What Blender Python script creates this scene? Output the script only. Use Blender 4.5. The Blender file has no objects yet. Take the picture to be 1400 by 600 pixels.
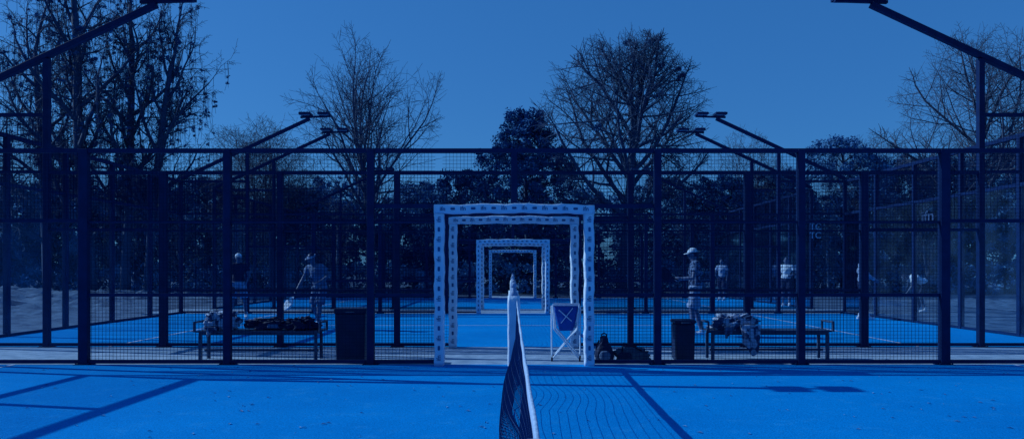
import bpy, bmesh, math, random
import numpy as np
from mathutils import Vector, Matrix, Quaternion, noise
R=math.radians; PI=math.pi
random.seed(7)
sc=bpy.context.scene; COL=sc.collection
sc.view_settings.view_transform='Standard'; sc.view_settings.look='None'; sc.view_settings.exposure=0
# ------------------------------------------------------------------ materials
def mat(name,c1,c2=None,scale=6,rough=.6,metal=0,bump=0,bscale=40,spec=.3,detail=4,lo=.35,hi=.65):
    m=bpy.data.materials.new(name); m.use_nodes=True; nt=m.node_tree; b=nt.nodes['Principled BSDF']
    b.inputs['Roughness'].default_value=rough; b.inputs['Metallic'].default_value=metal
    b.inputs['Specular IOR Level'].default_value=spec
    tc=nt.nodes.new('ShaderNodeTexCoord')
    n=nt.nodes.new('ShaderNodeTexNoise'); n.inputs['Scale'].default_value=scale; n.inputs['Detail'].default_value=detail
    nt.links.new(tc.outputs['Object'],n.inputs['Vector'])
    r=nt.nodes.new('ShaderNodeValToRGB'); r.color_ramp.elements[0].position=lo; r.color_ramp.elements[1].position=hi
    c2=c2 or tuple(x*.75 for x in c1)
    r.color_ramp.elements[0].color=(*c2,1); r.color_ramp.elements[1].color=(*c1,1)
    nt.links.new(n.outputs['Fac'],r.inputs['Fac']); nt.links.new(r.outputs['Color'],b.inputs['Base Color'])
    if bump:
        n2=nt.nodes.new('ShaderNodeTexNoise'); n2.inputs['Scale'].default_value=bscale; n2.inputs['Detail'].default_value=5
        nt.links.new(tc.outputs['Object'],n2.inputs['Vector'])
        bp=nt.nodes.new('ShaderNodeBump'); bp.inputs['Strength'].default_value=bump; bp.inputs['Distance'].default_value=.02
        nt.links.new(n2.outputs['Fac'],bp.inputs['Height']); nt.links.new(bp.outputs['Normal'],b.inputs['Normal'])
    return m
def court_mat():
    m=mat('court_turf',(.0003,.238,.645),(.0003,.196,.56),.55,.95,bump=.25,bscale=60,spec=.015,detail=8,lo=.3,hi=.7)
    nt=m.node_tree; b=nt.nodes['Principled BSDF']; base=b.inputs['Base Color'].links[0].from_socket
    tc=nt.nodes.new('ShaderNodeTexCoord')
    n=nt.nodes.new('ShaderNodeTexNoise'); n.inputs['Scale'].default_value=3.2; n.inputs['Detail'].default_value=10; n.inputs['Roughness'].default_value=.75
    nt.links.new(tc.outputs['Object'],n.inputs['Vector'])
    r=nt.nodes.new('ShaderNodeValToRGB'); r.color_ramp.elements[0].position=.53; r.color_ramp.elements[1].position=.8
    r.color_ramp.elements[0].color=(0,0,0,1); r.color_ramp.elements[1].color=(.55,.55,.55,1)
    nt.links.new(n.outputs['Fac'],r.inputs['Fac'])
    mx=nt.nodes.new('ShaderNodeMixRGB'); mx.inputs[2].default_value=(.04,.33,.68,1)
    nt.links.new(r.outputs['Color'],mx.inputs[0]); nt.links.new(base,mx.inputs[1])
    n3=nt.nodes.new('ShaderNodeTexNoise'); n3.inputs['Scale'].default_value=110; n3.inputs['Detail'].default_value=3
    nt.links.new(tc.outputs['Object'],n3.inputs['Vector'])
    r3=nt.nodes.new('ShaderNodeMapRange'); r3.inputs[1].default_value=.3; r3.inputs[2].default_value=.7; r3.inputs[3].default_value=.68; r3.inputs[4].default_value=1.24
    nt.links.new(n3.outputs['Fac'],r3.inputs[0])
    mm=nt.nodes.new('ShaderNodeMixRGB'); mm.blend_type='MULTIPLY'; mm.inputs[0].default_value=1
    nt.links.new(mx.outputs[0],mm.inputs[1]); nt.links.new(r3.outputs[0],mm.inputs[2])
    nt.links.new(mm.outputs[0],b.inputs['Base Color'])
    return m
M={}
M['court']=court_mat()
M['line']=mat('court_line',(.5,.62,.85),(.35,.48,.75),9,.8)
M['concrete']=mat('concrete',(.28,.40,.57),(.16,.26,.41),5,.9,bump=.4,bscale=90,detail=9)
M['grass']=mat('dry_grass',(.085,.16,.28),(.02,.06,.14),2.6,.95,bump=1,bscale=14,detail=14,lo=.36,hi=.66)
M['steel']=mat('dark_steel',(.0028,.021,.090),(.0022,.015,.07),8,.55,spec=.12)
M['wire']=mat('wire_steel',(.0020,.014,.062),None,8,.7,spec=.05)
M['white']=mat('white_vinyl',(.64,.78,.95),(.52,.68,.88),5,.55,bump=.5,bscale=14)
M['tape']=mat('white_tape',(.38,.52,.74),(.28,.41,.62),20,.7,bump=.4,bscale=50)
M['print']=mat('navy_print',(.03,.12,.30),None,8,.6)
M['netcord']=mat('net_cord',(.010,.045,.16),None,8,.8)
M['lens']=mat('lamp_lens',(.25,.38,.6),None,8,.25)
M['bark']=mat('bark',(.036,.080,.175),(.018,.048,.12),7,.9,bump=.6,bscale=9)
M['twig']=mat('twig',(.036,.078,.17),(.018,.050,.125),3,.9)
M['twig2']=mat('twig_brown',(.075,.105,.18),(.04,.07,.145),3,.9)
M['palebark']=mat('pale_bark',(.12,.20,.34),(.05,.10,.2),7,.9)
M['leafA']=mat('evergreen_leaf',(.030,.13,.32),(.010,.065,.20),1.0,.85,detail=6,spec=.1)
M['leafB']=mat('evergreen_leaf_light',(.075,.22,.44),(.020,.09,.25),.9,.85,detail=6,spec=.1)
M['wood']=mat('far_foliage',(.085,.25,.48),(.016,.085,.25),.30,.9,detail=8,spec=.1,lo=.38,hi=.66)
M['skin']=mat('skin',(.10,.15,.28),(.08,.12,.24),9,.55)
M['skin2']=mat('skin_tan',(.08,.13,.25),(.06,.105,.21),9,.55)
M['dark_cloth']=mat('dark_cloth',(.004,.020,.08),(.003,.013,.055),18,.9,bump=.4,bscale=25)
M['grey_cloth']=mat('grey_cloth',(.10,.18,.34),(.045,.10,.22),10,.9,bump=.8,bscale=18)
M['light_cloth']=mat('light_cloth',(.24,.35,.55),(.15,.24,.43),10,.9,bump=.8,bscale=18)
M['dim_print']=mat('pale_print',(.035,.09,.22),None,12,.9)
M['plaid']=mat('mottled_shirt',(.10,.18,.34),(.005,.024,.09),17,.9,detail=2,lo=.47,hi=.53,bump=.8,bscale=18)
M['stripe']=mat('mottled_cloth',(.38,.48,.68),(.02,.06,.16),9,.9,detail=3,lo=.46,hi=.54)
M['white_cloth']=mat('white_cloth',(.62,.75,.92),(.48,.62,.82),10,.85,bump=.3,bscale=25)
M['bin']=mat('bin_plastic',(.003,.018,.075),(.002,.013,.055),6,.5,bump=.2,bscale=60)
M['bench']=mat('bench_metal',(.03,.075,.17),(.018,.05,.13),14,.5)
M['bag']=mat('bag_cloth',(.006,.024,.085),(.004,.016,.06),18,.8,bump=.7,bscale=18)
M['bag2']=mat('bag_cloth_khaki',(.06,.11,.18),(.035,.07,.14),14,.8,bump=.7,bscale=18)
M['blue_cloth']=mat('blue_fabric',(.003,.085,.44),(.002,.065,.36),12,.7,bump=.4,bscale=25)
M['rubber']=mat('rubber',(.004,.014,.05),None,9,.8)
M['drop']=mat('dead_leaf',(.12,.30,.55),(.02,.08,.25),9,.9)
def glass_mat():
    m=bpy.data.materials.new('panel_glass'); m.use_nodes=True; nt=m.node_tree; nt.nodes.clear()
    o=nt.nodes.new('ShaderNodeOutputMaterial'); t=nt.nodes.new('ShaderNodeBsdfTransparent'); t.inputs[0].default_value=(.95,.98,.99,1)
    g=nt.nodes.new('ShaderNodeBsdfGlossy'); g.inputs['Roughness'].default_value=.06; g.inputs[0].default_value=(.35,.45,.55,1)
    d=nt.nodes.new('ShaderNodeBsdfDiffuse'); d.inputs[0].default_value=(.14,.30,.52,1)
    tc=nt.nodes.new('ShaderNodeTexCoord'); n=nt.nodes.new('ShaderNodeTexNoise'); n.inputs['Scale'].default_value=1.5; n.inputs['Detail'].default_value=6
    nt.links.new(tc.outputs['Object'],n.inputs['Vector'])
    mr=nt.nodes.new('ShaderNodeMapRange'); mr.inputs[1].default_value=.4; mr.inputs[2].default_value=.8; mr.inputs[3].default_value=.02; mr.inputs[4].default_value=.12
    nt.links.new(n.outputs['Fac'],mr.inputs[0])
    m1=nt.nodes.new('ShaderNodeMixShader'); nt.links.new(mr.outputs[0],m1.inputs[0]); nt.links.new(t.outputs[0],m1.inputs[1]); nt.links.new(d.outputs[0],m1.inputs[2])
    f=nt.nodes.new('ShaderNodeFresnel'); f.inputs[0].default_value=1.10
    m2=nt.nodes.new('ShaderNodeMixShader'); nt.links.new(f.outputs[0],m2.inputs[0]); nt.links.new(m1.outputs[0],m2.inputs[1]); nt.links.new(g.outputs[0],m2.inputs[2])
    nt.links.new(m2.outputs[0],o.inputs[0]); return m
M['glass']=glass_mat()
# ------------------------------------------------------------------ mesh helpers
class MB:
    def __init__(s): s.v=[]; s.f=[]
    def add(s,vs,fs):
        o=len(s.v); s.v+= [tuple(v) for v in vs]; s.f+=[tuple(i+o for i in f) for f in fs]; return s
    def box(s,x0,x1,y0,y1,z0,z1):
        return s.add([(x0,y0,z0),(x1,y0,z0),(x1,y1,z0),(x0,y1,z0),(x0,y0,z1),(x1,y0,z1),(x1,y1,z1),(x0,y1,z1)],
              [(0,3,2,1),(4,5,6,7),(0,1,5,4),(1,2,6,5),(2,3,7,6),(3,0,4,7)])
    def bar(s,a,b,w,h,ref=(0,0,1)):
        a=Vector(a); b=Vector(b); t=(b-a).normalized(); u=t.cross(Vector(ref)); 
        if u.length<1e-4: u=t.cross(Vector((0,1,0)))
        u.normalize(); v=u.cross(t).normalized()
        vs=[p+u*i*w/2+v*j*h/2 for p in(a,b) for i,j in((-1,-1),(1,-1),(1,1),(-1,1))]
        return s.add(vs,[(0,1,2,3),(7,6,5,4),(0,4,5,1),(1,5,6,2),(2,6,7,3),(3,7,4,0)])
    def tube(s,pts,rad,n=8,cap=True):
        pts=[Vector(p) for p in pts]
        if not hasattr(rad,'__len__'): rad=[rad]*len(pts)
        o=len(s.v); u=None
        for i,p in enumerate(pts):
            t=(pts[min(i+1,len(pts)-1)]-pts[max(i-1,0)]).normalized()
            if u is None:
                u=t.cross(Vector((0.13,.21,1)) if abs(t.z)<.9 else Vector((1,.1,0))).normalized()
            else:
                u=(u-t*u.dot(t)).normalized()
            v=t.cross(u)
            for k in range(n):
                a=2*PI*k/n; q=p+(u*math.cos(a)+v*math.sin(a))*rad[i]; s.v.append((q.x,q.y,q.z))
        for i in range(len(pts)-1):
            for k in range(n):
                a=o+i*n+k; b=o+i*n+(k+1)%n; s.f.append((a,b,b+n,a+n))
        if cap:
            s.f.append(tuple(o+k for k in range(n))[::-1]); e=o+(len(pts)-1)*n; s.f.append(tuple(e+k for k in range(n)))
        return s
    def ell(s,c,r,rot=None,nu=12,nv=8):
        c=Vector(c); o=len(s.v)
        if not hasattr(r,'__len__'): r=(r,r,r)
        def P(x,y,z):
            q=Vector((x*r[0],y*r[1],z*r[2]))
            if rot is not None: q=rot@q
            return tuple(c+q)
        s.v.append(P(0,0,1))
        for j in range(1,nv):
            th=PI*j/nv
            for k in range(nu):
                a=2*PI*k/nu; s.v.append(P(math.sin(th)*math.cos(a),math.sin(th)*math.sin(a),math.cos(th)))
        s.v.append(P(0,0,-1)); e=len(s.v)-1
        for k in range(nu):
            s.f.append((o,o+1+k,o+1+(k+1)%nu)); b=o+1+(nv-2)*nu; s.f.append((e,b+(k+1)%nu,b+k))
        for j in range(nv-2):
            for k in range(nu):
                a=o+1+j*nu+k; b=o+1+j*nu+(k+1)%nu; s.f.append((a,a+nu,b+nu,b))
        return s
    def limb(s,pts,rad,n=10):
        s.tube(pts,rad,n)
        for p,r in zip(pts,rad if hasattr(rad,'__len__') else [rad]*len(pts)): s.ell(p,r,nu=n,nv=6)
        return s
    def build(s,name,m,parent=None,smooth=False,bevel=0,loc=None):
        me=bpy.data.meshes.new(name); me.from_pydata(s.v,[],s.f); me.update()
        if smooth: me.polygons.foreach_set('use_smooth',[True]*len(me.polygons))
        me.materials.append(m if not isinstance(m,str) else M[m])
        o=bpy.data.objects.new(name,me); COL.objects.link(o)
        if parent is not None: o.parent=parent
        if loc is not None: o.location=loc
        if bevel:
            b=o.modifiers.new('b','BEVEL'); b.width=bevel; b.segments=2; b.limit_method='ANGLE'
        return o
def tag(o,label=None,cat=None,group=None,kind=None):
    if label: o['label']=label
    if cat: o['category']=cat
    if group: o['group']=group
    if kind: o['kind']=kind
    return o
def thing(name,label,cat,loc=(0,0,0),rz=0,group=None):
    o=bpy.data.objects.new(name,None); COL.objects.link(o); o.location=loc; o.rotation_euler=(0,0,rz); o.empty_display_size=.2
    return tag(o,label,cat,group)
def inst(me,name,parent,loc=(0,0,0),rz=0):
    o=bpy.data.objects.new(name,me); COL.objects.link(o); o.parent=parent; o.location=loc; o.rotation_euler=(0,0,rz); return o
def glyph(text,size):
    cu=bpy.data.curves.new('t','FONT'); cu.body=text; cu.size=size; cu.align_x='CENTER'; cu.align_y='CENTER'; cu.offset=size*.012
    o=bpy.data.objects.new('t',cu); COL.objects.link(o); bpy.context.view_layer.update()
    me=bpy.data.meshes.new_from_object(o.evaluated_get(bpy.context.evaluated_depsgraph_get()))
    vs=[tuple(v.co) for v in me.vertices]; fs=[tuple(p.vertices) for p in me.polygons]
    bpy.data.objects.remove(o); bpy.data.meshes.remove(me); bpy.data.curves.remove(cu); return vs,fs
# ------------------------------------------------------------------ layout (metres): X right, Y away, courts 20 x 10
F=[10.75,13.2,23.2,25.8,35.8]
COURTS=[(.75,10.75),(13.2,23.2),(25.8,35.8)]
g=MB(); g.add([(-600,-60,-.03),(600,-60,-.03),(600,900,-.03),(-600,900,-.03)],[(0,1,2,3)])
tag(g.build('ground','grass'),kind='structure')
for (a,b) in ((-3,.75),(10.75,13.2),(23.2,25.8),(35.8,38)):
    tag(MB().box(-11.2,11.2,a,b,-.1,0).build('aisle_paving','concrete'),kind='structure')
for (a,b) in COURTS:
    c=MB().box(-10.08,10.08,a+.001,b-.001,-.09,.005).build('court_surface','court'); tag(c,kind='structure')
    l=MB(); z=.009
    for x in (-6.95,6.95): l.add([(x-.025,a+.05,z),(x+.025,a+.05,z),(x+.025,b-.05,z),(x-.025,b-.05,z)],[(0,1,2,3)])
    ym=(a+b)/2; l.add([(-6.92,ym-.025,z),(6.92,ym-.025,z),(6.92,ym+.025,z),(-6.92,ym+.025,z)],[(0,1,2,3)])
    tag(l.build('court_markings','line'),kind='structure')
def bank(x0,x1,y0,y1,h,seed,rough=.12):
    nx,ny=130,110; mb=MB(); vs=[];fs=[]
    for j in range(ny+1):
        for i in range(nx+1):
            u=i/nx; v=j/ny; x=x0+(x1-x0)*u; y=y0+(y1-y0)*v
            e=math.sin(PI*u)**.5*math.sin(PI*v)**.6 if 0<u<1 and 0<v<1 else 0
            z=-.06+e*h*(.6+.6*noise.noise(Vector((x*.25+seed,y*.25,0))))+e*rough*noise.noise(Vector((x*1.3,y*1.3,seed)))+e*rough*.6*noise.noise(Vector((x*3.7,y*3.7,seed)))
            vs.append((x,y,z))
    for j in range(ny):
        for i in range(nx):
            a=j*(nx+1)+i; fs.append((a,a+1,a+nx+2,a+nx+1))
    mb.add(vs,fs); tag(mb.build('grass_bank','grass',smooth=True),kind='structure')
bank(-42,-11.5,15,44,.6,1,.4); bank(14.5,46,19,38,.12,5,.12)
# ------------------------------------------------------------------ fences
def mesh_panel(w,h,step=.05,r=.0019):
    mb=MB(); n=round(w/step)
    def wire(a,b,rr):
        mb.bar(a,b,rr*2,rr*2)
    for i in range(1,n): wire((i*w/n-w/2,.0045,0),(i*w/n-w/2,.0045,h),r)
    m=round(h/step)
    for j in range(1,m): wire((-w/2,0,j*h/m),(w/2,0,j*h/m),r)
    me_o=mb.build('x','wire'); me=me_o.data; bpy.data.objects.remove(me_o); me.name='wire_mesh'; return me
WM={}
def wm(w,h):
    k=(round(w,2),round(h,2))
    if k not in WM: WM[k]=mesh_panel(w,h)
    return WM[k]
FL=['nearest black wire fence with the large padded gateway at the end of the net',
    'second black wire fence, standing just behind the two benches and the bins',
    'third black wire fence, at the far side of the middle court behind the players',
    'fourth black wire fence, at the near side of the third court',
    'farthest black wire fence, in front of the trees']
def pane(x0,x1,y,z0,z1,root):
    return MB().add([(x0,y,z0),(x1,y,z0),(x1,y,z1),(x0,y,z1)],[(0,1,2,3)]).build('glass_panel','glass',root)
def side_fence(Y,label):
    root=thing('court_fence',label,'fence',(0,Y,0),group='side fences of the courts')
    for x in (2,4,6,8,10):
        for s in (-1,1):
            h={8:4.93,10:4.0}.get(x,3.0); w=.13 if x==6 else .1
            MB().box(s*x-w/2,s*x+w/2,-.05,.05,0,h).build('post','steel',root,bevel=.006)
            p=MB().box(s*x-.11,s*x+.11,-.09,.09,0,.012)
            for q in(-1,1): 
                for q2 in (-.06,.06): p.tube([(s*x+q*.085,q2,.01),(s*x+q*.085,q2,.035)],.01,6)
            p.build('base_plate','steel',root)
    for s in (-1,1):
        MB().box(s*1.06-.04,s*1.06+.04,-.04,.04,0,2.24).build('gate_post','steel',root,bevel=.005)
    MB().box(-.045,.045,-.04,.04,2.24,2.95).build('post','steel',root,bevel=.005)
    MB().box(-2,2,-.03,.03,2.18,2.24).build('lintel','steel',root)
    MB().box(-8,8,-.035,.035,2.95,3.01).build('top_rail','steel',root)
    for s in(-1,1):
        a,b=sorted((s*8,s*10)); MB().box(a,b,-.03,.03,3.94,4.0).build('top_rail','steel',root); MB().box(a,b,-.03,.03,2.97,3.02).build('rail','steel',root)
        a,b=sorted((s*6,s*8)); MB().box(a,b,-.03,.03,1.98,2.03).build('rail','steel',root)
        a,b=sorted((s*1.1,s*6))
        MB().box(a,b,-.022,.022,.95,.995).build('rail','steel',root)
        MB().box(a,b,-.02,.02,1.97,2.0).build('rail','steel',root)
        a,b=sorted((s*1.1,s*10)); MB().box(a,b,-.03,.03,.02,.07).build('bottom_rail','steel',root)
        for c in (3,5): inst(wm(2,2.88),'wire_mesh',root,(s*c,0,.07))
        inst(wm(.9,2.88),'wire_mesh',root,(s*1.55,0,.07))
        inst(wm(2,.93),'wire_mesh',root,(s*7,0,2.02)); inst(wm(2,.93),'wire_mesh',root,(s*9,0,3.02))
        for (x0,x1,h) in ((6.07,7.94,1.97),(8.06,9.94,2.96)):
            a,b=sorted((s*x0,s*x1)); pane(a,b,.045,.08,h,root)
    inst(wm(2,.71),'wire_mesh',root,(0,0,2.24))
    return root
FR=[side_fence(y,l) for y,l in zip(F,FL)]
for k,zz in enumerate((2.6,2.34)):
    vs,fs=glyph('TC',.27)
    MB().add([(9.10+v[0],-.035,zz+v[1]) for v in vs],fs).build('lettering','tape',FR[2])
def end_wall(x,a,b,label):
    root=thing('end_wall',label,'glass wall',(x,a,0),group='glass end walls of the courts')
    L=b-a; s=1 if x>0 else -1
    for i in range(1,5): MB().box(-.05,.05,i*2-.05,i*2+.05,0,4).build('post','steel',root,bevel=.006)
    MB().box(-.045,.045,.05,L-.05,3.92,4.0).build('top_rail','steel',root)
    MB().box(-.04,.04,.05,L-.05,2.96,3.03).build('rail','steel',root)
    MB().box(-.03,.03,.05,L-.05,.01,.06).build('bottom_rail','steel',root)
    for i in range(5):
        X=-s*.02
        MB().add([(X,i*2+.06,.07),(X,i*2+1.94,.07),(X,i*2+1.94,2.95),(X,i*2+.06,2.95)],[(0,1,2,3)]).build('glass_panel','glass',root)
        inst(wm(2,.9),'wire_mesh',root,(0,i*2+1,3.03),PI/2)
    return root
ORD=['near','middle','far']
for i,(a,b) in enumerate(COURTS):
    for x,n in ((-10,'left'),(10,'right')):
        w=end_wall(x,a,b,'glass wall with black posts closing the %s end of the %s court'%(n,ORD[i]))
        if x==10 and i==1:
            vs,fs=glyph('ifn',.34)
            MB().add([(-.05,5.3-v[0]*1.8,2.6+v[1]) for v in vs],fs).build('lettering','dim_print',w)
# ------------------------------------------------------------------ floodlight masts
def mast(s,Y,label):
    root=thing('floodlight_mast',label,'floodlight',(s*10,Y,4.0),group='floodlight arms over the courts')
    d=-s
    P=lambda X,z:(d*(10-X),0,z-4.0)
    MB().bar(P(10.0,4.05),P(6.12,5.86),.09,.12,(0,1,0)).build('arm','steel',root,bevel=.008)
    br=MB(); br.bar(P(6.4,5.90),P(5.5,5.93),.07,.05,(0,0,1)); br.bar(P(6.2,5.8),P(6.2,5.93),.06,.06); br.build('bracket','steel',root)
    for X in (6.24,5.68):
        lx=d*(10-X)
        h=MB(); h.box(lx-.17,lx+.17,-.2,.2,1.96,2.02)
        for k in range(7): h.box(lx-.14+k*.045,lx-.132+k*.045,-.16,.16,2.02,2.05)
        h=h.build('lamp_head','steel',root,bevel=.012)
        MB().box(lx-.14,lx+.14,-.17,.17,1.945,1.957).build('lens','lens',h)
ML=['nearest','second nearest','third','fourth','farthest']
for i,y in enumerate(F):
    for s,n in ((-1,'left'),(1,'right')):
        mast(s,y,'slanting dark arm with two flat floodlights, %s on the %s side'%(ML[i],n))
# ------------------------------------------------------------------ padded gateways
GT,GF=glyph('ifn',.082)
def rrect(w,h,r,n=3):
    pts=[]
    for cx,cy,a0 in ((w/2-r,h/2-r,0),(-w/2+r,h/2-r,90),(-w/2+r,-h/2+r,180),(w/2-r,-h/2+r,270)):
        for k in range(n+1):
            a=R(a0+90*k/n); pts.append((cx+r*math.cos(a),cy+r*math.sin(a)))
    return pts
def pad(mb,axis,fix,a,b,w,d,seed,bow=0):
    rnd=random.Random(seed); sec=rrect(w,d,.03); n=len(sec); K=34; o=len(mb.v)
    for i in range(K+1):
        t=i/K; q=a+(b-a)*t; sx=1+.04*math.sin(i*1.9+seed)+rnd.uniform(-.02,.02); off=.006*math.sin(i*.7+seed)+bow*math.sin(PI*t)
        for (u,v) in sec:
            if axis=='z': mb.v.append((fix+u*sx+off,v*sx,q))
            else: mb.v.append((q,v*sx,fix+u*sx+off))
    for i in range(K):
        for k in range(n):
            A=o+i*n+k; B=o+i*n+(k+1)%n; mb.f.append((A,B,B+n,A+n))
    mb.f.append(tuple(o+k for k in range(n))[::-1]); mb.f.append(tuple(o+K*n+k for k in range(n)))
    return mb
BK=[(x,y) for x,y in rrect(.062,.032,.01,2)]; BF=[tuple(range(len(BK)))]
def gateway(Y,label,seed):
    root=thing('padded_gateway',label,'gateway',(0,Y,0),group='white padded gateways of the court fences')
    W=.135; D=.17
    for s in(-1,1):
        p=pad(MB(),'z',s*1.03,0.005,2.09,W,D,seed+s).build('post_padding','white',root,smooth=True)
        l=MB()
        for side in (-1,0):
            k=0; z=.12
            while z<2.02:
                if side==-1: f=lambda v,zz:(s*1.03-v[1],-D/2-.009,zz+v[0])
                else: f=lambda v,zz:(s*1.03-s*(W/2+.009),v[1]*1.0,zz+v[0])
                if k%2==0: l.add([f(v,z) for v in GT],GF)
                else: l.add([f(v,z) for v in BK],BF)
                k+=1; z+=.135
        l.build('lettering','print',p)
    p=pad(MB(),'x',2.15,-1.10,1.10,.125,D,seed+7,bow=.018).build('beam_padding','white',root,smooth=True)
    l=MB(); x=-.98; k=0
    while x<1.02:
        zc=2.15+.018*math.sin(PI*(x+1.1)/2.2)
        f=lambda v:(x+v[0],-D/2-.009,zc+v[1])
        if k%2==0: l.add([f(v) for v in GT],GF)
        else: l.add([f(v) for v in BK],BF)
        k+=1; x+=.140
    l.build('lettering','print',p)
GL=['largest white padded gateway with dark printed marks, at the far end of the near net','second white padded gateway, framed just inside the largest one',
    'third white padded gateway, seen small through the first two','fourth white padded gateway, just behind the third one','smallest and farthest white padded gateway']
for i,y in enumerate(F): gateway(y-.13,GL[i],i*11)
# ------------------------------------------------------------------ nets
def net(a,b,label,sag=1):
    root=thing('court_net',label,'net',(.035,a,0),group='nets of the courts')
    L=b-a-.35; y0=.15
    def X(t,q):
        e=math.sin(PI*min(max(t,0),1))
        return sag*(-.14*math.sin(PI*q**.9)*(.15+.85*max(0,math.cos((t-.47)*9)))*e -.06*(1-q)*e*math.sin(t*21+.4) -.02*(1-q)+.012*math.sin(q*7+t*40)*e*(1-q))
    top=lambda t:.92-.05*math.sin(PI*t)
    bot=lambda t:.02+.07*max(0,math.sin(t*19))
    mb=MB(); nv=int(L/.05); nh=16; r=.002
    for i in range(nv+1):
        t=i/nv; y=y0+L*t; pts=[]
        for j in range(0,nh+1):
            q=j/nh; pts.append((X(t,q),y+.006*math.sin(j*.8+i*.3),bot(t)+(top(t)-.02-bot(t))*q))
        mb.tube(pts,r,3,False)
    for j in range(nh+1):
        q=j/nh; pts=[]
        for i in range(0,nv+1,2):
            t=i/nv; pts.append((X(t,q),y0+L*t,bot(t)+(top(t)-.02-bot(t))*q))
        mb.tube(pts,r if j else .004,3,False)
    mb.build('net_mesh','netcord',root)
    tp=MB(); K=60; sec=rrect(.013,.052,.005)
    n=len(sec)
    for i in range(K+1):
        t=i/K; w=.0012*math.sin(i*.9)
        for (u,v) in sec: tp.v.append((u+w,y0+L*t,top(t)-.02+v+.0015*math.sin(i*1.7)))
    for i in range(K):
        for k in range(n):
            A=i*n+k; B=i*n+(k+1)%n; tp.f.append((A,B,B+n,A+n))
    tp.build('tape','tape',root,smooth=True)
    m=y0+L/2
    MB().box(-.005,.005,m-.025,m+.025,.01,.84).build('centre_strap','tape',root)
    for k,y in enumerate((.06,b-a-.12)):
        p=MB(); sec=rrect(.17,.13,.03); n=len(sec); K=8
        for i in range(K+1):
            z=.005+.96*i/K; sx=1+.03*math.sin(i*2.1)
            for(u,v) in sec: p.v.append((u*sx-.04,y+v*sx,z))
        for i in range(K):
            for q in range(n):
                A=i*n+q; B=i*n+(q+1)%n; p.f.append((A,B,B+n,A+n))
        p.f.append(tuple(K*n+q for q in range(n)))
        p=p.build('net_post','white',root,smooth=True)
        c=MB(); c.tube([(-.04,y,.95),(-.04,y,1.0),(-.04,y,1.02),(-.04,y,1.06),(-.04,y,1.09)],[.06,.055,.03,.028,.012],12); c.ell((-.04,y,1.11),.042)
        c.build('post_cap','light_cloth',p,smooth=True)
net(*COURTS[0],'long net running away from the viewer, its loose mesh bulging left in front')
net(*COURTS[1],'net of the middle court, seen end on behind the near net post')
net(*COURTS[2],'net of the farthest court, tiny inside the farthest gateways')
# ------------------------------------------------------------------ aisle furniture
def bench(x,y,label,n=5):
    r=thing('park_bench',label,'bench',(x,y,0),group='benches between the fences'); w=1.78
    se=MB()
    for k in range(n): se.box(-w/2,w/2,-.2+k*.085,-.2+k*.085+.065,.415,.44)
    se.box(-w/2+.03,w/2-.03,-.17,-.14,.375,.413); se.box(-w/2+.03,w/2-.03,.12,.15,.375,.413)
    se.build('seat','bench',r)
    for q in(-1,1):
        for yy in (-.16,.16):
            MB().box(q*(w/2-.05)-.02,q*(w/2-.05)+.02,yy-.02,yy+.02,0,.374).build('leg','bench',r)
    for q in (-1,1):
        a=MB(); a.tube([(q*(w/2+.02),-.2,.42),(q*(w/2+.02),-.2,.56),(q*(w/2+.02),.2,.56),(q*(w/2+.02),.2,.42)],.018,8)
        a.build('armrest','bench',r)
    st=MB(); st.bar((-w/2+.05,.0,.14),(w/2-.05,.0,.14),.03,.03); st.build('stretcher','bench',r)
bench(-3.72,11.35,'slatted metal bench on the left with a pale jacket and a dark bag on it')
bench(3.75,11.45,'slatted metal bench on the right with mottled clothes draped over its left end')
def bin_(x,y,w,d,h,label,rnd):
    r=thing('waste_bin',label,'bin',(x,y,0)); 
    b=MB(); b.add([(-w/2*.93,-d/2*.93,0),(w/2*.93,-d/2*.93,0),(w/2*.93,d/2*.93,0),(-w/2*.93,d/2*.93,0),(-w/2,-d/2,h*.9),(w/2,-d/2,h*.9),(w/2,d/2,h*.9),(-w/2,d/2,h*.9)],
      [(0,3,2,1),(4,5,6,7),(0,1,5,4),(1,2,6,5),(2,3,7,6),(3,0,4,7)])
    b.build('body','bin',r,bevel=rnd)
    MB().box(-w/2-.015,w/2+.015,-d/2-.015,d/2+.015,h*.9+.002,h).build('lid','bin',r,bevel=rnd)
    k=MB(); k.tube([(-.06,-d/2-.016,h*.93),(-.06,-d/2-.04,h*.93),(.06,-d/2-.04,h*.93),(.06,-d/2-.016,h*.93)],.008,6); k.build('handle','bench',r)
    for q in(-1,1): MB().tube([(q*w*.33-.02,d*.3,.03),(q*w*.33+.02,d*.3,.03)],.028,12).build('wheel','rubber',r)
bin_(-2.32,11.1,.43,.42,.78,'tall black bin to the right of the left bench',.012)
bin_(2.48,11.3,.29,.34,.60,'smaller black bin with rounded lid to the left of the right bench',.03)
# ball cart
c=thing('ball_cart','folding cart with blue fabric tub on white legs, inside the large gateway','ball cart',(.77,11.35,0),R(-6))
tb=MB(); LV=[(.20,.18,.44),(.24,.22,.52),(.29,.26,.62),(.33,.30,.72),(.36,.34,.80),(.35,.33,.80),(.30,.28,.70),(.19,.17,.46)]; NS=24
for j,(w_,d_,z_) in enumerate(LV):
    for k,(u,v) in enumerate(rrect(w_,d_,.03,5)):
        wob=1+.035*math.sin(k*1.9+j*1.3); tb.v.append((u*wob,v*wob,z_+.012*math.sin(k*2.3+j)*(1 if j in(0,1,2) else .3)))
for j in range(len(LV)-1):
    for k in range(NS): A=j*NS+k; B=j*NS+(k+1)%NS; tb.f.append((A,B,B+NS,A+NS))
tb.f.append(tuple(range(NS))[::-1]); tb.f.append(tuple((len(LV)-1)*NS+k for k in range(NS)))
tb=tb.build('tub','blue_cloth',c,smooth=True)
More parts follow.
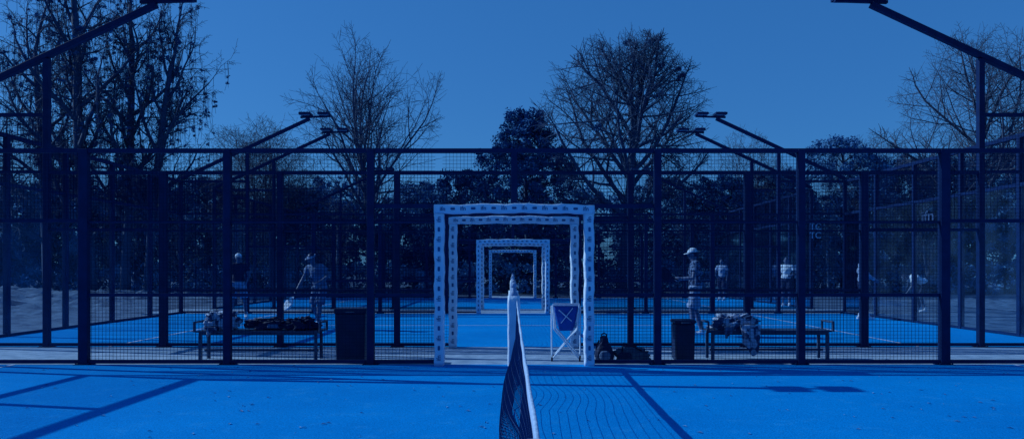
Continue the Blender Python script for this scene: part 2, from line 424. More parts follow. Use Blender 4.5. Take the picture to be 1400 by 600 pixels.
em=MB(); em.bar((-.07,-.128,.55),(.10,-.178,.77),.010,.060,(0,1,0)); em.bar((.08,-.145,.58),(-.10,-.185,.74),.012,.050,(0,1,0))
em.build('emblem','white',tb)
rm=MB(); rm.tube([(-.19,-.18,.81),(.19,-.18,.81),(.19,.18,.81),(-.19,.18,.81),(-.19,-.18,.81)],.012,8); rm.build('rim','tape',c)
for sy in(-1,1):
    for sx in(-1,1):
        MB().tube([(sx*.19,sy*.185,.81),(sx*.165,sy*.19,.46),(-sx*.20,sy*(.19+sx*.02),.03)],.012,8).build('leg','white',c)
        MB().tube([(-sx*.2-.012,sy*(.19+sx*.02),.03),(-sx*.2+.012,sy*(.19+sx*.02),.03)],.03,12).build('wheel','rubber',c)
for sx in(-1,1):
    MB().tube([(sx*.21,-.17,.80),(sx*.205,-.17,.08)],.011,8).build('upright','white',c)
br=MB(); br.tube([(-.2,-.17,.10),(.2,-.17,.10)],.008,6); br.build('brace','tape',c)
# soft things
def lump(name,m,parent,c,r,amp,seed,fr=5,sub=5,taper=0.0):
    bm=bmesh.new(); bmesh.ops.create_icosphere(bm,subdivisions=sub,radius=1)
    for v in bm.verts:
        p=v.co.copy(); n=noise.noise(p*fr*.35+Vector((seed,0,0)))+.5*noise.noise(p*fr+Vector((0,seed,0)))+.25*abs(noise.noise(p*fr*2.3))
        q=Vector([math.copysign(abs(k)**.75,k) for k in p]); q=q*(1+amp*n)
        tz=1-taper*max(0,q.z)
        z=q.z*r[2]
        if z<-r[2]*.75: z=-r[2]*.75
        v.co=Vector((c[0]+q.x*r[0]*tz,c[1]+q.y*r[1]*tz,c[2]+z))
    me=bpy.data.meshes.new(name); bm.to_mesh(me); bm.free(); me.materials.append(M[m])
    me.polygons.foreach_set('use_smooth',[True]*len(me.polygons))
    o=bpy.data.objects.new(name,me); COL.objects.link(o)
    if parent: o.parent=parent
    return o
def drape(name,m,parent,x,w,z0,y,h,seed):
    mb=MB(); nx,nz=16,16
    for j in range(nz+1):
        for i in range(nx+1):
            u=i/nx; v=j/nz; yy=y-.02-.03*math.sin(u*9+seed)*v-.02*math.sin(v*5+seed); dz=v*h*(1+.25*math.sin(u*4+seed))
            mb.v.append((x+(u-.5)*w*(1-.3*v),yy,z0-dz))
    for j in range(nz):
        for i in range(nx):
            a=j*(nx+1)+i; mb.f.append((a,a+1,a+nx+2,a+nx+1))
    o=mb.build(name,m,parent,smooth=True); s=o.modifiers.new('s','SOLIDIFY'); s.thickness=.012; return o
t=thing('folded_jacket','pale and dark crumpled jacket on the left end of the left bench','jacket',(-4.3,11.35,.44))
lump('body','stripe',t,(0,0,.105),(.19,.15,.14),.6,3,7); drape('sleeve','stripe',t,-.08,.16,.06,-.2,.12,2); lump('hood','grey_cloth',t,(-.12,-.05,.17),(.08,.08,.07),.5,6,6,4)
t=thing('sports_bag','low dark bag lying on the middle of the left bench','bag',(-3.62,11.36,.44))
lump('body','bag',t,(0,0,.075),(.27,.13,.09),.55,8,6); q=MB(); q.tube([(-.15,-.12,.1),(-.1,-.15,.17),(.1,-.15,.17),(.15,-.12,.1)],.012,6); q.build('handle','rubber',t,smooth=True)
lump('pocket','grey_cloth',t,(.1,-.12,.06),(.09,.03,.04),.3,9,5,4)
t=thing('dark_jacket','dark crumpled jacket heaped on the right end of the left bench','jacket',(-3.12,11.36,.44))
lump('body','dark_cloth',t,(0,0,.07),(.17,.14,.10),.8,48,7); lump('collar','grey_cloth',t,(-.06,-.08,.12),(.06,.05,.04),.5,16,6,4)
t=thing('draped_clothes','mottled pale clothes heaped over the left end of the right bench','clothes',(3.32,11.42,.44))
lump('body','stripe',t,(-.05,0,.09),(.28,.15,.12),.6,13,7); drape('sleeve','stripe',t,.12,.3,.08,-.2,.36,5); drape('sleeve','grey_cloth',t,-.2,.14,.06,-.21,.14,1)
t=thing('backpack','dark bottle shaped backpack standing on the paving just right of the large gateway','backpack',(1.29,11.05,0))
lump('body','bag',t,(0,0,.13),(.135,.11,.17),.12,21,4,5,.35); lump('top_roll','bag',t,(0,0,.31),(.055,.05,.07),.15,25,4,4); lump('pocket','grey_cloth',t,(0,-.1,.1),(.075,.035,.07),.1,23,4,4)
q=MB(); q.tube([(-.03,0,.35),(-.035,0,.40),(0,0,.42),(.035,0,.40),(.03,0,.35)],.010,6); q.build('handle','rubber',t,smooth=True)
for s in(-1,1):
    q=MB(); q.tube([(s*.06,.1,.3),(s*.09,.15,.22),(s*.08,.12,.08)],.014,6); q.build('strap','rubber',t,smooth=True)
t=thing('duffel_bag','low khaki duffel bag lying beside the dark backpack','bag',(1.70,11.1,0))
lump('body','bag2',t,(0,0,.085),(.23,.13,.115),.3,31,6); lump('pocket','bag',t,(-.12,-.12,.08),(.1,.03,.07),.1,32,4,4)
q=MB(); q.tube([(-.16,-.1,.16),(-.14,-.12,.28),(-.02,-.12,.24),(.12,-.1,.17)],.011,6); q.build('handle','rubber',t,smooth=True)
t=thing('marker_stake','thin stake with a small white plate in the grass at the far left','marker',(-12.4,20.5,0))
MB().tube([(0,0,-.05),(0,0,.62)],.012,6).build('stake','tape',t); MB().box(-.11,.11,-.01,.0,.5,.64).build('plate','tape',t,bevel=.004)
# ------------------------------------------------------------------ people
def V(*a): return Vector(a)
BASE=dict(pelvis=V(0,0,.95),waist=V(0,0,1.10),chest=V(0,0,1.29),neck=V(0,0,1.46),head=V(0,.015,1.635),
  sl=V(-.18,0,1.42),el=V(-.22,-.03,1.13),wl=V(-.23,.04,.89),sr=V(.18,0,1.42),er=V(.22,-.03,1.13),wr=V(.23,.04,.89),
  hl=V(-.09,0,.92),kl=V(-.10,.02,.5),al=V(-.11,-.02,.09),hr=V(.09,0,.92),kr=V(.10,.02,.5),ar=V(.11,-.02,.09))
def remesh(o,vs,it=3):
    m=o.modifiers.new('r','REMESH'); m.mode='VOXEL'; m.voxel_size=vs; m.use_smooth_shade=True
    s=o.modifiers.new('s','SMOOTH'); s.factor=.5; s.iterations=it
TX=bpy.data.textures.new('folds','CLOUDS'); TX.noise_scale=.10
def folds(o,st=.04):
    d=o.modifiers.new('d','DISPLACE'); d.texture=TX; d.strength=st; d.mid_level=.5; d.texture_coords='LOCAL'
def lerp(a,b,t): return a+(b-a)*t
def hand(mb,e,w,side,curl):
    d=(w-e).normalized(); a=d.cross(V(1,0,0));
    if a.length<.2: a=d.cross(V(0,1,0))
    a.normalize(); nrm=a.cross(d).normalized()*side
    pc=w+d*.045
    rot=Matrix((a,nrm,d)).transposed()
    mb.ell(pc,(.040,.019,.052),rot)
    for k,(off,l) in enumerate(((-.028,.062),(-.010,.075),(.010,.080),(.028,.072))):
        p=pc+a*off+d*.045; pts=[pc+a*off*.7,p]; dd=d.copy()
        for s in range(3):
            dd=(dd*math.cos(curl)-nrm*math.sin(curl)).normalized()
            p=p+dd*l/3; pts.append(p)
        mb.limb(pts,[.011,.0105,.010,.009,.008],6)
    th=[pc-d*.02+a*.03,pc+a*.05+d*.01-nrm*.012,pc+a*.05+d*.04-nrm*.03]
    mb.limb(th,[.014,.011,.009],6)
def person(label,loc,rz,pose,skin='skin',top='dark_cloth',bottom='light_cloth',hat='white_cloth',hat_kind='cap',H=1.0,sleeve=.55,curl=(.35,.35),group=None,look=0,tilt=0):
    r=thing('person',label,'person',loc,rz,group); J={k:v.copy() for k,v in BASE.items()}; J.update({k:Vector(v) for k,v in pose.items()})
    r.scale=(H,H,H)
    b=MB()
    up=(J['neck']-J['pelvis']).normalized(); lat=(J['sr']-J['sl']).normalized(); fw=up.cross(lat).normalized(); 
    TR=Matrix((lat,fw,up)).transposed()
    b.ell(J['pelvis'],(.155,.11,.13),TR); b.ell(J['waist'],(.135,.095,.15),TR); b.ell(J['chest'],(.165,.115,.18),TR)
    b.limb([J['sl'],lerp(J['sl'],J['sr'],.5)+up*.01,J['sr']],[.055,.07,.055])
    b.limb([J['neck']-up*.05,J['neck'],J['head']-V(0,0,.05)],[.07,.056,.054])
    HR=Matrix.Rotation(look,3,'Z')@Matrix.Rotation(-tilt,3,'X'); h=J['head']
    b.ell(h,(.074,.092,.112),HR,16,12); b.ell(h+HR@V(0,.032,-.06),(.048,.055,.05),HR)
    b.ell(h+HR@V(0,.098,-.012),(.012,.02,.024),HR,8,6)
    for s in(-1,1): b.ell(h+HR@V(s*.077,0,-.01),(.012,.02,.03),HR,8,6)
    b.ell(h+HR@V(0,.085,-.055),(.026,.010,.009),HR,8,6)
    for s,S in(('l',-1),('r',1)):
        A,K,P=J['h'+s],J['k'+s],J['a'+s]
        b.limb([A,lerp(A,K,.45),K,lerp(K,P,.3)+V(0,-.012,0),lerp(K,P,.7),P],[.092,.077,.055,.056,.041,.037])
        b.limb([P,P+V(0,.05,-.04),P+V(0,.14,-.055)],[.038,.035,.028])
        A,K,P=J['s'+s],J['e'+s],J['w'+s]
        b.limb([A,lerp(A,K,.4),K,lerp(K,P,.3),P],[.054,.047,.038,.038,.026])
        hand(b,K,P,S,curl[0 if s=='l' else 1])
    body=b.build('body',skin,r); remesh(body,.0095,2)
    if top:
        c=MB(); c.ell(J['waist']-up*.05,(.17,.13,.15),TR); c.ell(J['waist'],(.16,.12,.17),TR); c.ell(J['chest'],(.187,.138,.185),TR)
        c.limb([J['sl'],lerp(J['sl'],J['sr'],.5)+up*.005,J['sr']],[.07,.083,.07])
        for s in 'lr':
            A,K,P=J['s'+s],J['e'+s],J['w'+s]; pts=[A,lerp(A,K,min(sleeve,1))]; rr=[.072,.072]
            if sleeve>1: pts+=[lerp(K,P,.9)]; rr=[.070,.056,.042]
            c.tube(pts,rr,12); c.ell(A,.072)
        o=c.build('shirt',top,r); remesh(o,.012,2); folds(o)
    c=MB(); c.ell(J['pelvis'],(.175,.135,.12),TR)
    for s in 'lr':
        A,K=J['h'+s],J['k'+s]; c.tube([A+up*.03,lerp(A,K,.5),lerp(A,K,.88)],[.108,.108,.110],12); c.ell(A,.108)
    o=c.build('shorts',bottom,r); remesh(o,.012,2); folds(o)
    for s in 'lr':
        P=J['a'+s]; c=MB(); c.limb([P+V(0,-.03,-.035),P+V(0,.06,-.045),P+V(0,.15,-.058)],[.045,.042,.034]); c.limb([P,P+V(0,0,.06)],[.045,.043])
        o=c.build('shoe','white_cloth',r); remesh(o,.012,1)
    hr=MB(); hr.ell(h+HR@V(0,-.015,.015),(.082,.092,.105),HR,16,10); hr.build('hair','dark_cloth',r,smooth=True)
    for s in(-1,1): MB().ell(h+HR@V(s*.03,.084,.012),(.010,.008,.006),HR,8,6).build('eye','bin',r,smooth=True)
    if hat:
        c=MB(); Z=.03; nu=20
        if hat_kind=='cap':
            for j in range(7):
                th=PI/2*j/6
                for k in range(nu):
                    a=2*PI*k/nu; c.v.append(tuple(h+HR@V(.088*math.cos(th)*math.cos(a),-.006+.104*math.cos(th)*math.sin(a),Z+.095*math.sin(th))))
            for j in range(6):
                for k in range(nu): a=j*nu+k; b2=j*nu+(k+1)%nu; c.f.append((a,b2,b2+nu,a+nu))
        else:
            for j in range(2):
                for k in range(nu):
                    a=2*PI*k/nu; c.v.append(tuple(h+HR@V(.09*math.cos(a),-.004+.104*math.sin(a),Z-.005+.04*j)))
            for k in range(nu): c.f.append((k,(k+1)%nu,(k+1)%nu+nu,k+nu))
        o=len(c.v); n=10
        for j in range(2):
            for k in range(n+1):
                a=R(20+140*k/n); e=(1.0,1.75)[j]
                c.v.append(tuple(h+HR@V(.086*math.cos(a)*(1 if j==0 else 1.02),.004+.098*math.sin(a)*e,Z+.005-.018*j)))
        for k in range(n): c.f.append((o+k,o+k+1,o+n+2+k,o+n+1+k))
        o=c.build('cap' if hat_kind=='cap' else 'visor',hat,r,smooth=True); s=o.modifiers.new('s','SOLIDIFY'); s.thickness=.005
    return r,J
def racket(label,loc,direction,face,m):
    r=thing('padel_racket',label,'racket',loc,group='rackets held by the players')
    z=Vector(direction).normalized(); x=Vector(face); y=x-z*x.dot(z); y.normalize(); xx=y.cross(z)
    r.rotation_mode='QUATERNION'; r.rotation_quaternion=Matrix((xx,y,z)).transposed().to_quaternion()
    MB().tube([(0,0,-.05),(0,0,.10)],.016,10).build('handle','rubber',r,smooth=True)
    t=MB(); t.tube([(0,0,.09),(-.05,0,.14),(-.08,0,.18)],.012,8); t.tube([(0,0,.09),(.05,0,.14),(.08,0,.18)],.012,8); t.build('throat',m,r)
    f=MB(); n=28
    for y_ in(-.019,.019):
        for k in range(n):
            a=2*PI*k/n; f.v.append((.128*math.cos(a),y_,.29+.145*math.sin(a)))
    f.f+=[tuple(range(n)),tuple(range(n,2*n))[::-1]]+[(k,(k+1)%n,(k+1)%n+n,k+n) for k in range(n)][::1]
    f=f.build('face',m,r,bevel=.005)
    d=MB()
    for i in range(-4,5):
        for j in range(-4,5):
            if i*i+j*j<=15:
                for y_ in(-.0215,.0215): d.tube([(i*.022,y_,.29+j*.024),(i*.022,y_*1.02,.29+j*.024)],.005,6)
    d.build('holes','grey_cloth' if m=='white_cloth' else 'bin',f)
def W(r,p,H=1.0):
    return Vector(r.location)+Matrix.Rotation(r.rotation_euler.z,3,'Z')@(Vector(p)*H)
r,J=person('person in white cap, mottled shirt and pale shorts behind the smaller bin, facing left',(3.62,15.35,.009),R(82),
   dict(er=(.20,.05,1.15),wr=(.13,.27,1.12),el=(-.24,.06,1.15),wl=(-.16,.30,1.14),kl=(-.11,.08,.5),al=(-.12,.05,.09),kr=(.1,-.01,.5),ar=(.12,-.14,.09),head=(0,.05,1.625),neck=(0,.02,1.46)),
   skin='skin',top='plaid',bottom='light_cloth',curl=(.8,.8),tilt=R(8))
racket('dark padel racket held up in front of the player in the mottled shirt',W(r,V(-.15,.37,1.12)),(-.9,-.1,.35),(.1,-1,.2),'dark_cloth')
r,J=person('person in dull visor and grey top stepping forward with a light racket held low',(-4.33,17.1,.009),R(150),
   dict(pelvis=(0,-.05,.93),waist=(0,-.02,1.07),chest=(0,.06,1.25),neck=(0,.13,1.41),head=(.0,.21,1.565),
     sr=(.19,.10,1.36),er=(.30,.17,1.10),wr=(.34,.30,.88),sl=(-.19,.10,1.37),el=(-.36,.02,1.20),wl=(-.27,.20,1.06),
     hl=(-.09,-.05,.9),kl=(-.13,.10,.52),al=(-.13,.16,.09),hr=(.09,-.05,.9),kr=(.13,.02,.5),ar=(.17,-.22,.11)),
   skin='skin2',top='grey_cloth',bottom='grey_cloth',hat_kind='visor',hat='light_cloth',curl=(.5,.9),tilt=R(20),sleeve=.5)
racket('light padel racket held low by the player in the visor',W(r,V(.345,.34,.80)),(-.35,-.2,-.6),(-.7,-.75,.3),'white_cloth')
r,J=person('person in white cap, dark shirt and grey shorts, leftmost player on the middle court',(-7.42,20.8,.009),R(200),
   dict(er=(.30,.02,1.18),wr=(.22,.22,1.02),el=(-.28,.0,1.14),wl=(-.22,.2,1.0),kl=(-.16,.08,.5),al=(-.2,.02,.09),kr=(.15,.06,.5),ar=(.2,.0,.09)),
   skin='skin2',top='dark_cloth',bottom='light_cloth',curl=(.7,.8))
racket('dark padel racket held by the player in the dark shirt',W(r,V(.22,.28,.98)),(.2,-.5,-.6),(.3,-1,.1),'dark_cloth')
r,J=person('person in pale long sleeved top partly hidden by the thick post on the right',(9.17,20.2,.009),R(262),
   dict(el=(-.22,.05,1.15),wl=(-.2,.27,1.08),er=(.22,.05,1.16),wr=(.2,.25,1.05),kl=(-.11,.1,.5),al=(-.12,.16,.09),ar=(.12,-.12,.09)),
   skin='skin',top='light_cloth',bottom='dark_cloth',hat=None,curl=(.5,.5),sleeve=1.2)
r,J=person('distant person in white shirt on the third court, above the middle of the right bench',(9.76,27.5,.009),R(150),
   dict(el=(-.28,.0,1.16),wl=(-.2,.2,1.1)),skin='skin',top='white_cloth',bottom='dark_cloth',hat=None,curl=(.5,.5))
r,J=person('distant person in pale top on the third court, just right of the capped player',(8.85,32.6,.009),R(140),
   dict(er=(.28,.05,1.16),wr=(.2,.25,1.1)),skin='skin2',top='light_cloth',bottom='dark_cloth',hat=None,curl=(.5,.5))
r,J=person('person in white shirt bending forward on the grass beyond the far right glass wall',(13.0,24.5,-.03),R(78),
   dict(pelvis=(0,-.12,.88),waist=(0,.0,.98),chest=(0,.18,1.07),neck=(0,.34,1.12),head=(0,.49,1.10),
     sl=(-.18,.29,1.10),el=(-.20,.34,.82),wl=(-.15,.46,.62),sr=(.18,.29,1.10),er=(.20,.34,.82),wr=(.15,.46,.62),
     hl=(-.09,-.12,.86),kl=(-.12,.06,.48),al=(-.12,-.06,.09),hr=(.09,-.12,.86),kr=(.12,.08,.48),ar=(.12,.0,.09)),
   skin='skin2',top='white_cloth',bottom='dark_cloth',hat=None,curl=(.5,.5),tilt=R(50))
# ------------------------------------------------------------------ trees
def perp(d,ang,az):
    u=d.cross(V(0,0,1)) if abs(d.z)<.95 else d.cross(V(1,0,0)); u.normalize(); v=d.cross(u)
    return (d*math.cos(ang)+(u*math.cos(az)+v*math.sin(az))*math.sin(ang)).normalized()
def bare(label,x,y,H,seed,spread=.75,tr=.22,kids=(9,6,5,4),clear=.35,twigmat='twig',lean=(0,0),droop=0,gnarl=.12,ratio=.55,trunkfrac=.62,nests=0,ups=1.0,tw=.008,forks=1,fang=(4,18),prof='cone',ivy=0,r2=None,thick=.62,barkmat='bark',env=None,group='bare trees beyond the courts'):
    rnd=random.Random(seed); root=thing('bare_tree',label,'tree',(x,y,-.03),0,group)
    T=MB(); C=MB(); tips=[]; tk=[]; r2=r2 or ratio
    def inside(p):
        if not env: return True
        cz,rx,rz=env; return (p.x*p.x+p.y*p.y)/(rx*rx)+((p.z-cz)/rz)**2<1+.18*math.sin(p.x*2.1+p.z*1.7+seed)
    def grow(p,d,L,r,lev):
        n=(9,7,5,3,2)[lev]; pts=[p.copy()]; rad=[r]; dirs=[d.copy()]; q=p.copy()
        endf=(.50,.30,.28,.35,.4)[lev]
        for i in range(n):
            w=gnarl*(.35 if lev==0 else 1)
            up=(.02,.10,.07,.02,-.02)[lev]*ups-droop*lev*.05
            d=(d+V(rnd.uniform(-1,1),rnd.uniform(-1,1),rnd.uniform(-1,1))*w*1.3+V(0,0,up)).normalized()
            q=q+d*L/n
            if lev>0 and i>0 and not inside(q): break
            pts.append(q.copy()); rad.append(max(tw*.8,r*(1-(1-endf)*(i+1)/n))); dirs.append(d.copy())
        if len(pts)<2: return
        n=len(pts)-1
        (T if lev==0 else C).tube(pts,rad,(9,6,4,3,3)[lev],lev==0)
        if lev==0: tk.extend(pts)
        if lev>=4: return
        k=kids[lev]
        az=rnd.uniform(0,6.28)
        for i in range(k+(forks if lev==0 else 1)):
            st=clear if lev==0 else .22
            t=st+(1-st)*(min(i,k)/k)
            if i>=k: t=.999
            f=t*n; a=int(f); fr=f-a
            if a>=n: a=n-1; fr=1
            pp=pts[a].lerp(pts[a+1],fr); rr=rad[a]*(1-fr)+rad[a+1]*fr; az+=2.4+rnd.uniform(-.5,.5)
            ang=R(rnd.uniform(28,58))*spread*1.3 if i<k else R(rnd.uniform(4,18))
            if lev==0 and i<k: ang*=1.15-.4*t
            if lev==0 and i>=k: ang=R(rnd.uniform(*fang))
            nd=perp(dirs[a+1],ang,az)
            Lc=L*r2*(1.15-.55*t)*rnd.uniform(.65,1.15) if i<k else L*.42*rnd.uniform(.8,1.1)
            if lev==0:
                pf=(1.15-.5*t) if prof=='cone' else (.62+.55*math.sin(PI*min(1,(t-st)/(1-st)*.75+.12)))
                Lc=H*ratio*.62*pf*rnd.uniform(.7,1.2)
            if lev==0 and i>=k: Lc=H*(1-trunkfrac)*rnd.uniform(.8,1.05)
            grow(pp,nd,Lc,max(tw,rr*(thick if i<k else .85)),lev+1)
            if lev==2: tips.append(pp)
    grow(V(0,0,0),V(lean[0],lean[1],1).normalized(),H*trunkfrac,tr,0)
    T.ell((0,0,0),(tr*1.5,tr*1.5,tr*1.2)); T.build('trunk',barkmat,root,smooth=True)
    for k in range(nests):
        c=tips[rnd.randrange(len(tips)//3,len(tips))]; rad=rnd.uniform(.14,.30)
        leaves([(c.x,c.y,c.z),(c.x+.15,c.y,c.z+.12)],[rad,rad*.6],100,.055,seed+k).build_to('leaf_clump','leafA',root)
    if ivy:
        cs=[];rs=[]
        for i in range(2,len(tk)-1):
            for j in range(10):
                c=tk[i].lerp(tk[i+1],rnd.random()); cs.append((c.x+rnd.gauss(0,.16),c.y+rnd.gauss(0,.16),c.z)); rs.append(rnd.uniform(.1,.32))
        for k in range(ivy):
            c=tips[rnd.randrange(len(tips))]
            Lh=rnd.uniform(.5,2.6); C.tube([c,c+V(rnd.uniform(-.1,.1),0,-Lh*.5),c+V(rnd.uniform(-.2,.2),rnd.uniform(-.1,.1),-Lh)],[.011,.010,.008],3,False)
            if k%2==0:
                for j in range(2): cs.append((c.x,c.y,c.z-Lh*rnd.random())); rs.append(rnd.uniform(.06,.14))
        leaves(cs,rs,24,.05,seed).build_to('vine','leafA',root)
    C.build('crown',twigmat,root,smooth=True)
    return root
class LC:
    def __init__(s,v): s.v=v
    def build_to(s,name,m,parent=None):
        n=len(s.v)//4; me=bpy.data.meshes.new(name); me.vertices.add(n*4); me.vertices.foreach_set('co',s.v.ravel())
        me.loops.add(n*4); me.loops.foreach_set('vertex_index',np.arange(n*4,dtype=np.int32))
        me.polygons.add(n); me.polygons.foreach_set('loop_start',np.arange(0,n*4,4,dtype=np.int32)); me.polygons.foreach_set('loop_total',np.full(n,4,dtype=np.int32))
        me.update(calc_edges=True); me.validate(); me.materials.append(M[m]); o=bpy.data.objects.new(name,me); COL.objects.link(o)
        if parent: o.parent=parent
        return o
def leaves(cs,rs,per,size,seed,flat=.8):
    g=np.random.default_rng(seed)
    cs=np.array(cs,dtype=float); rs=np.array(rs,dtype=float); n=len(cs)
    d=g.normal(size=(n,per,3)); d/=np.linalg.norm(d,axis=2,keepdims=True); rad=g.random((n,per,1))**.45*(.7+.6*g.random((n,per,1)))
    p=cs[:,None,:]+d*rad*rs[:,None,None]*np.array([1,1,flat]); p=p.reshape(-1,3); m=len(p)
    a=g.normal(size=(m,3)); a/=np.linalg.norm(a,axis=1,keepdims=True); b=g.normal(size=(m,3)); b=np.cross(a,b); b/=np.linalg.norm(b,axis=1,keepdims=True)
    s=size*(.6+.8*g.random((m,1))); a*=s; b*=s*.5
    v=np.stack([p-a,p-b*.9,p+a,p+b],axis=1).reshape(-1,3)
    return LC(v.astype(np.float32))
def evergreen(label,x,y,H,w,seed,m='leafA',shape='dome',base=.5,per=100,ncl=280,group='evergreen trees beyond the courts'):
    rnd=random.Random(seed); root=thing('evergreen_tree',label,'tree',(x,y,-.03),0,group); cs=[];rs=[]
    T=MB(); pts=[(0,0,0),(.05,.02,H*.3),(-.05,0,H*.6),(.02,0,H*.9)]; T.tube(pts,[.2,.16,.1,.03],8); 
    for k in range(ncl):
        t=rnd.random()
        a=rnd.uniform(0,6.28)
        pr=min(1,(1-t)*2.6+.10)**.5*(.75+.25*min(1,t*3))
        lob=1+.55*noise.noise(V(math.cos(a)*1.3+seed,math.sin(a)*1.3,t*4))
        q=rnd.random()**.35*pr*w/2*lob; z=base+(H-base)*t*(1+.14*noise.noise(V(math.cos(a)*2,math.sin(a)*2,seed)))
        rr=rnd.uniform(.20,.50)*(w/5)**.5
        cs.append((q*math.cos(a),q*math.sin(a),min(z,H-rr*.3))); rs.append(rr)
        if k%8==0: T.tube([(0,0,max(.5,z-.6)),(q*.5*math.cos(a),q*.5*math.sin(a),z-.25),(q*math.cos(a),q*math.sin(a),z)],[.05,.03,.012],4,False)
    T.build('trunk','bark',root,smooth=True); leaves(cs,rs,per,.085,seed).build_to('crown',m,root)
    return root
def px(p,s): return (p-703)/s
s45=1053/45; s38=1053/38
bare('tall bare tree with upright crown left of centre, behind the left bench',px(508,1053/43),43,13.2,11,spread=.80,tr=.24,clear=.38,kids=(10,7,6,4),ratio=.66,r2=.60,trunkfrac=.52,ups=1.1,tw=.009,forks=4,fang=(8,26),prof='oval',thick=.66,env=(9.2,4.6,5.4))
bare('large broad bare tree right of centre with small dark leaf clumps in its crown',px(852,1053/42),42,14.5,77,spread=.98,tr=.34,clear=.38,kids=(14,8,6,4),ratio=.74,r2=.62,trunkfrac=.66,nests=14,ups=.8,tw=.010,gnarl=.15,forks=4,fang=(10,32),prof='oval',thick=.60,env=(8.8,4.9,5.1))
bare('thick bare tree running out of the picture top, second trunk from the left',px(128,s38),38,17.5,31,spread=.78,tr=.32,clear=.20,kids=(17,8,6,4),ratio=.44,trunkfrac=.78,droop=.9,nests=8,gnarl=.14,tw=.010,ivy=420)
bare('bare tree with crooked limbs, third tall trunk from the left',px(160,s38),39,16.5,37,spread=.80,tr=.26,clear=.22,kids=(16,8,6,4),ratio=.42,trunkfrac=.78,droop=.8,gnarl=.15,tw=.010,ivy=380)
bare('slender bare tree, right-hand one of the tall group on the left',px(205,s38),38,15.0,41,spread=.78,tr=.22,clear=.28,kids=(13,7,6,4),ratio=.46,trunkfrac=.76,droop=.7,lean=(.04,0),gnarl=.15,tw=.010,ivy=300)
bare('leftmost of the tall bare trees, at the picture edge',px(35,s38),40,16.5,43,spread=.85,tr=.25,clear=.22,kids=(16,8,6,4),ratio=.46,trunkfrac=.78,droop=.8,gnarl=.15,tw=.010,ivy=380)
bare('bare tree with fine dense crown at the upper right corner',px(1345,1053/43),43,14.2,53,spread=.98,tr=.26,clear=.32,kids=(13,8,6,4),ratio=.74,r2=.62,trunkfrac=.60,twigmat='twig2',ups=.9,tw=.009,forks=4,fang=(10,36),prof='oval',env=(9.4,4.4,5.3))
bare('low bare tree with brownish twigs to the left of the tall upright one',px(352,s45),46,9.4,59,spread=1.1,tr=.15,clear=.25,kids=(11,8,6,4),ratio=.85,trunkfrac=.5,twigmat='twig2',tw=.009,forks=4,fang=(10,40),env=(6.0,3.9,4.2))
bare('small bare tree rising over the evergreens right of the broad tree',px(1035,s45),47,8.8,61,spread=.9,tr=.13,clear=.3,kids=(10,7,5,4),ratio=.76,trunkfrac=.5,twigmat='twig2',tw=.009,forks=3,fang=(10,30),env=(6.0,2.8,4.0))
bare('bare tree with pale twigs above the fence near the right corner',px(1240,s45),49,8.8,67,spread=1.0,tr=.14,clear=.3,kids=(10,7,5,4),ratio=.80,trunkfrac=.5,twigmat='twig2',tw=.009,forks=4,fang=(10,36),env=(6.0,3.4,4.0))
for k,(p,y) in enumerate(((255,40.5),(335,40),(462,40.6),(790,40.4),(940,40),(1010,40.5),(1135,40.2),(1270,40.6))):
    bare('thin young bare tree with a pale trunk in front of the evergreens',px(p,1053/y),y,3.9+.5*(k%3),200+k,spread=.8,tr=.075,clear=.3,kids=(7,4,3,2),ratio=.55,trunkfrac=.6,twigmat='twig2',tw=.008,forks=2,fang=(8,25),barkmat='palebark',group='thin young bare trees in front of the evergreens')
EV=[(722,44,10.3,5.4,'broad dark evergreen standing above the large gateway','leafA'),
 (630,47,7.3,4.8,'rounded evergreen to the left of the broad dark one','leafA'),
 (570,50,6.9,5.6,'low evergreen behind the tall upright bare tree','leafB'),
 (905,48,6.9,6.0,'low evergreen behind the broad bare tree','leafB'),
 (985,46,6.8,5.4,'round evergreen right of the broad bare tree','leafA'),
 (1065,45,7.0,5.6,'evergreen behind the right bench','leafB'),
 (1155,44,8.8,5.4,'tall evergreen left of the thick right-hand post','leafB'),
 (1228,47,8.2,5.6,'evergreen right of the thick right-hand post','leafA'),
 (1300,46,7.8,5.6,'dark evergreen below the upper right bare tree','leafA'),
 (1380,44,8.2,5.8,'evergreen at the right picture edge','leafB'),
 (285,47,6.8,5.8,'low evergreen right of the tall left trunks','leafB'),
 (420,48,6.4,6.2,'low evergreen behind the low brownish bare tree','leafB'),
 (190,48,7.0,5.8,'evergreen behind the tall left trunks','leafA'),
 (95,46,7.0,5.8,'evergreen near the left picture edge','leafB'),
 (15,44,6.5,5.8,'evergreen at the left picture edge','leafA')]
for i,(p,y,H,w,lb,m) in enumerate(EV): evergreen(lb,px(p,1053/y),y,H,w,100+i*7,m,base=.9,ncl=480 if i==0 else 280)
rnd=random.Random(5); cs=[];rs=[]
for k in range(4000):
    x=rnd.uniform(-62,62); y=rnd.uniform(50,60); top=6.2+1.9*noise.noise(V(x*.13,3,0))+1.2*noise.noise(V(x*.5,7,0))+.6*noise.noise(V(x*1.7,7,0))
    z=rnd.random()**.8*top; cs.append((x,y,z)); rs.append(rnd.uniform(.35,.8))
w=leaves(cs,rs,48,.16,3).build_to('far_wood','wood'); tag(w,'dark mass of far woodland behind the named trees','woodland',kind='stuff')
cs=[];rs=[]
for k in range(900):
    x=rnd.uniform(-50,50); y=rnd.uniform(41,46); z=rnd.uniform(0,1.5+.8*noise.noise(V(x*.3,1,0))); cs.append((x,y,z)); rs.append(rnd.uniform(.25,.6))
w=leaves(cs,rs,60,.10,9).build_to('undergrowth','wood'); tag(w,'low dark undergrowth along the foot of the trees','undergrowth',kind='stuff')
mb=MB()
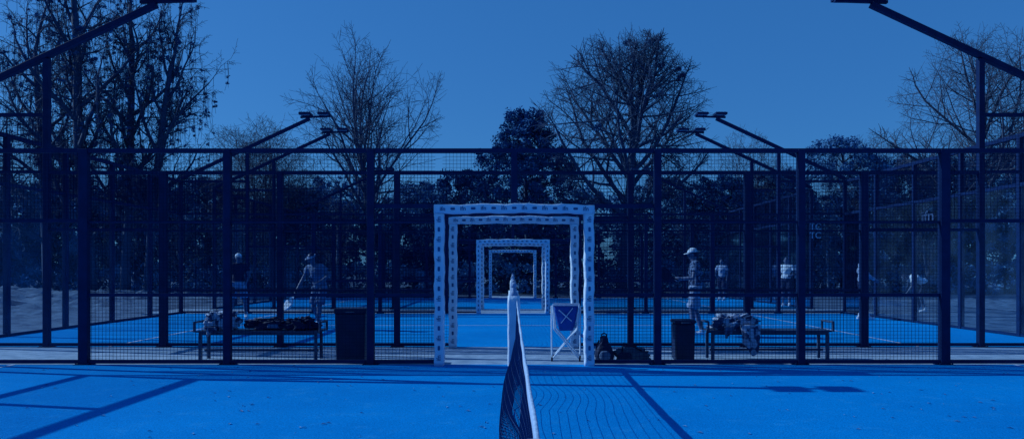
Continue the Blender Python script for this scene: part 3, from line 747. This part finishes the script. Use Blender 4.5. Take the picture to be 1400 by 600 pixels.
for k in range(380):
    x=rnd.uniform(-7,7); y=rnd.uniform(3.6,10.6)
    if abs(x)<.15: continue
    s=rnd.uniform(.008,.03); a=rnd.uniform(0,6.28); ca,sa=math.cos(a)*s,math.sin(a)*s
    mb.add([(x+ca,y+sa,.010),(x-sa*.5,y+ca*.5,.016),(x-ca,y-sa,.011),(x+sa*.5,y-ca*.5,.018)],[(0,1,2,3)])
tag(mb.build('fallen_leaves','drop'),'scattered fallen leaves and grit on the blue court','fallen leaves',kind='stuff')
# ------------------------------------------------------------------ light
sd=V(-1.55,.37,1).normalized(); el=math.asin(sd.z); az=math.atan2(sd.x,sd.y)
L=bpy.data.lights.new('sun','SUN'); L.energy=3.5; L.angle=R(.3); L.color=(.66,.87,1.0)
lo=bpy.data.objects.new('sun',L); COL.objects.link(lo); lo.rotation_mode='QUATERNION'; lo.rotation_quaternion=(-sd).to_track_quat('-Z','Y')
w=bpy.data.worlds.new('World'); sc.world=w; w.use_nodes=True; nt=w.node_tree; bg=nt.nodes['Background']
sk=nt.nodes.new('ShaderNodeTexSky'); sk.sky_type='NISHITA'; sk.sun_disc=False; sk.sun_elevation=el; sk.sun_rotation=az%(2*PI)
sk.air_density=1.0; sk.dust_density=.6; sk.ozone_density=2.0
mx=nt.nodes.new('ShaderNodeMixRGB'); mx.blend_type='MULTIPLY'; mx.inputs[0].default_value=1; mx.inputs[2].default_value=(.28,.74,1.3,1)
nt.links.new(sk.outputs[0],mx.inputs[1])
m2=nt.nodes.new('ShaderNodeMixRGB'); m2.inputs[0].default_value=.62; m2.inputs[2].default_value=(.20,1.32,4.1,1)
nt.links.new(mx.outputs[0],m2.inputs[1]); nt.links.new(m2.outputs[0],bg.inputs[0]); bg.inputs[1].default_value=.10
# ------------------------------------------------------------------ camera
cd=bpy.data.cameras.new('camera'); co=bpy.data.objects.new('camera',cd); COL.objects.link(co)
co.location=(-.03,0,1.33); co.rotation_euler=(R(90),0,0); cd.sensor_width=36; cd.lens=1053/1400*36; cd.shift_y=68/1400; cd.clip_end=3000; cd.clip_start=.05
sc.camera=co
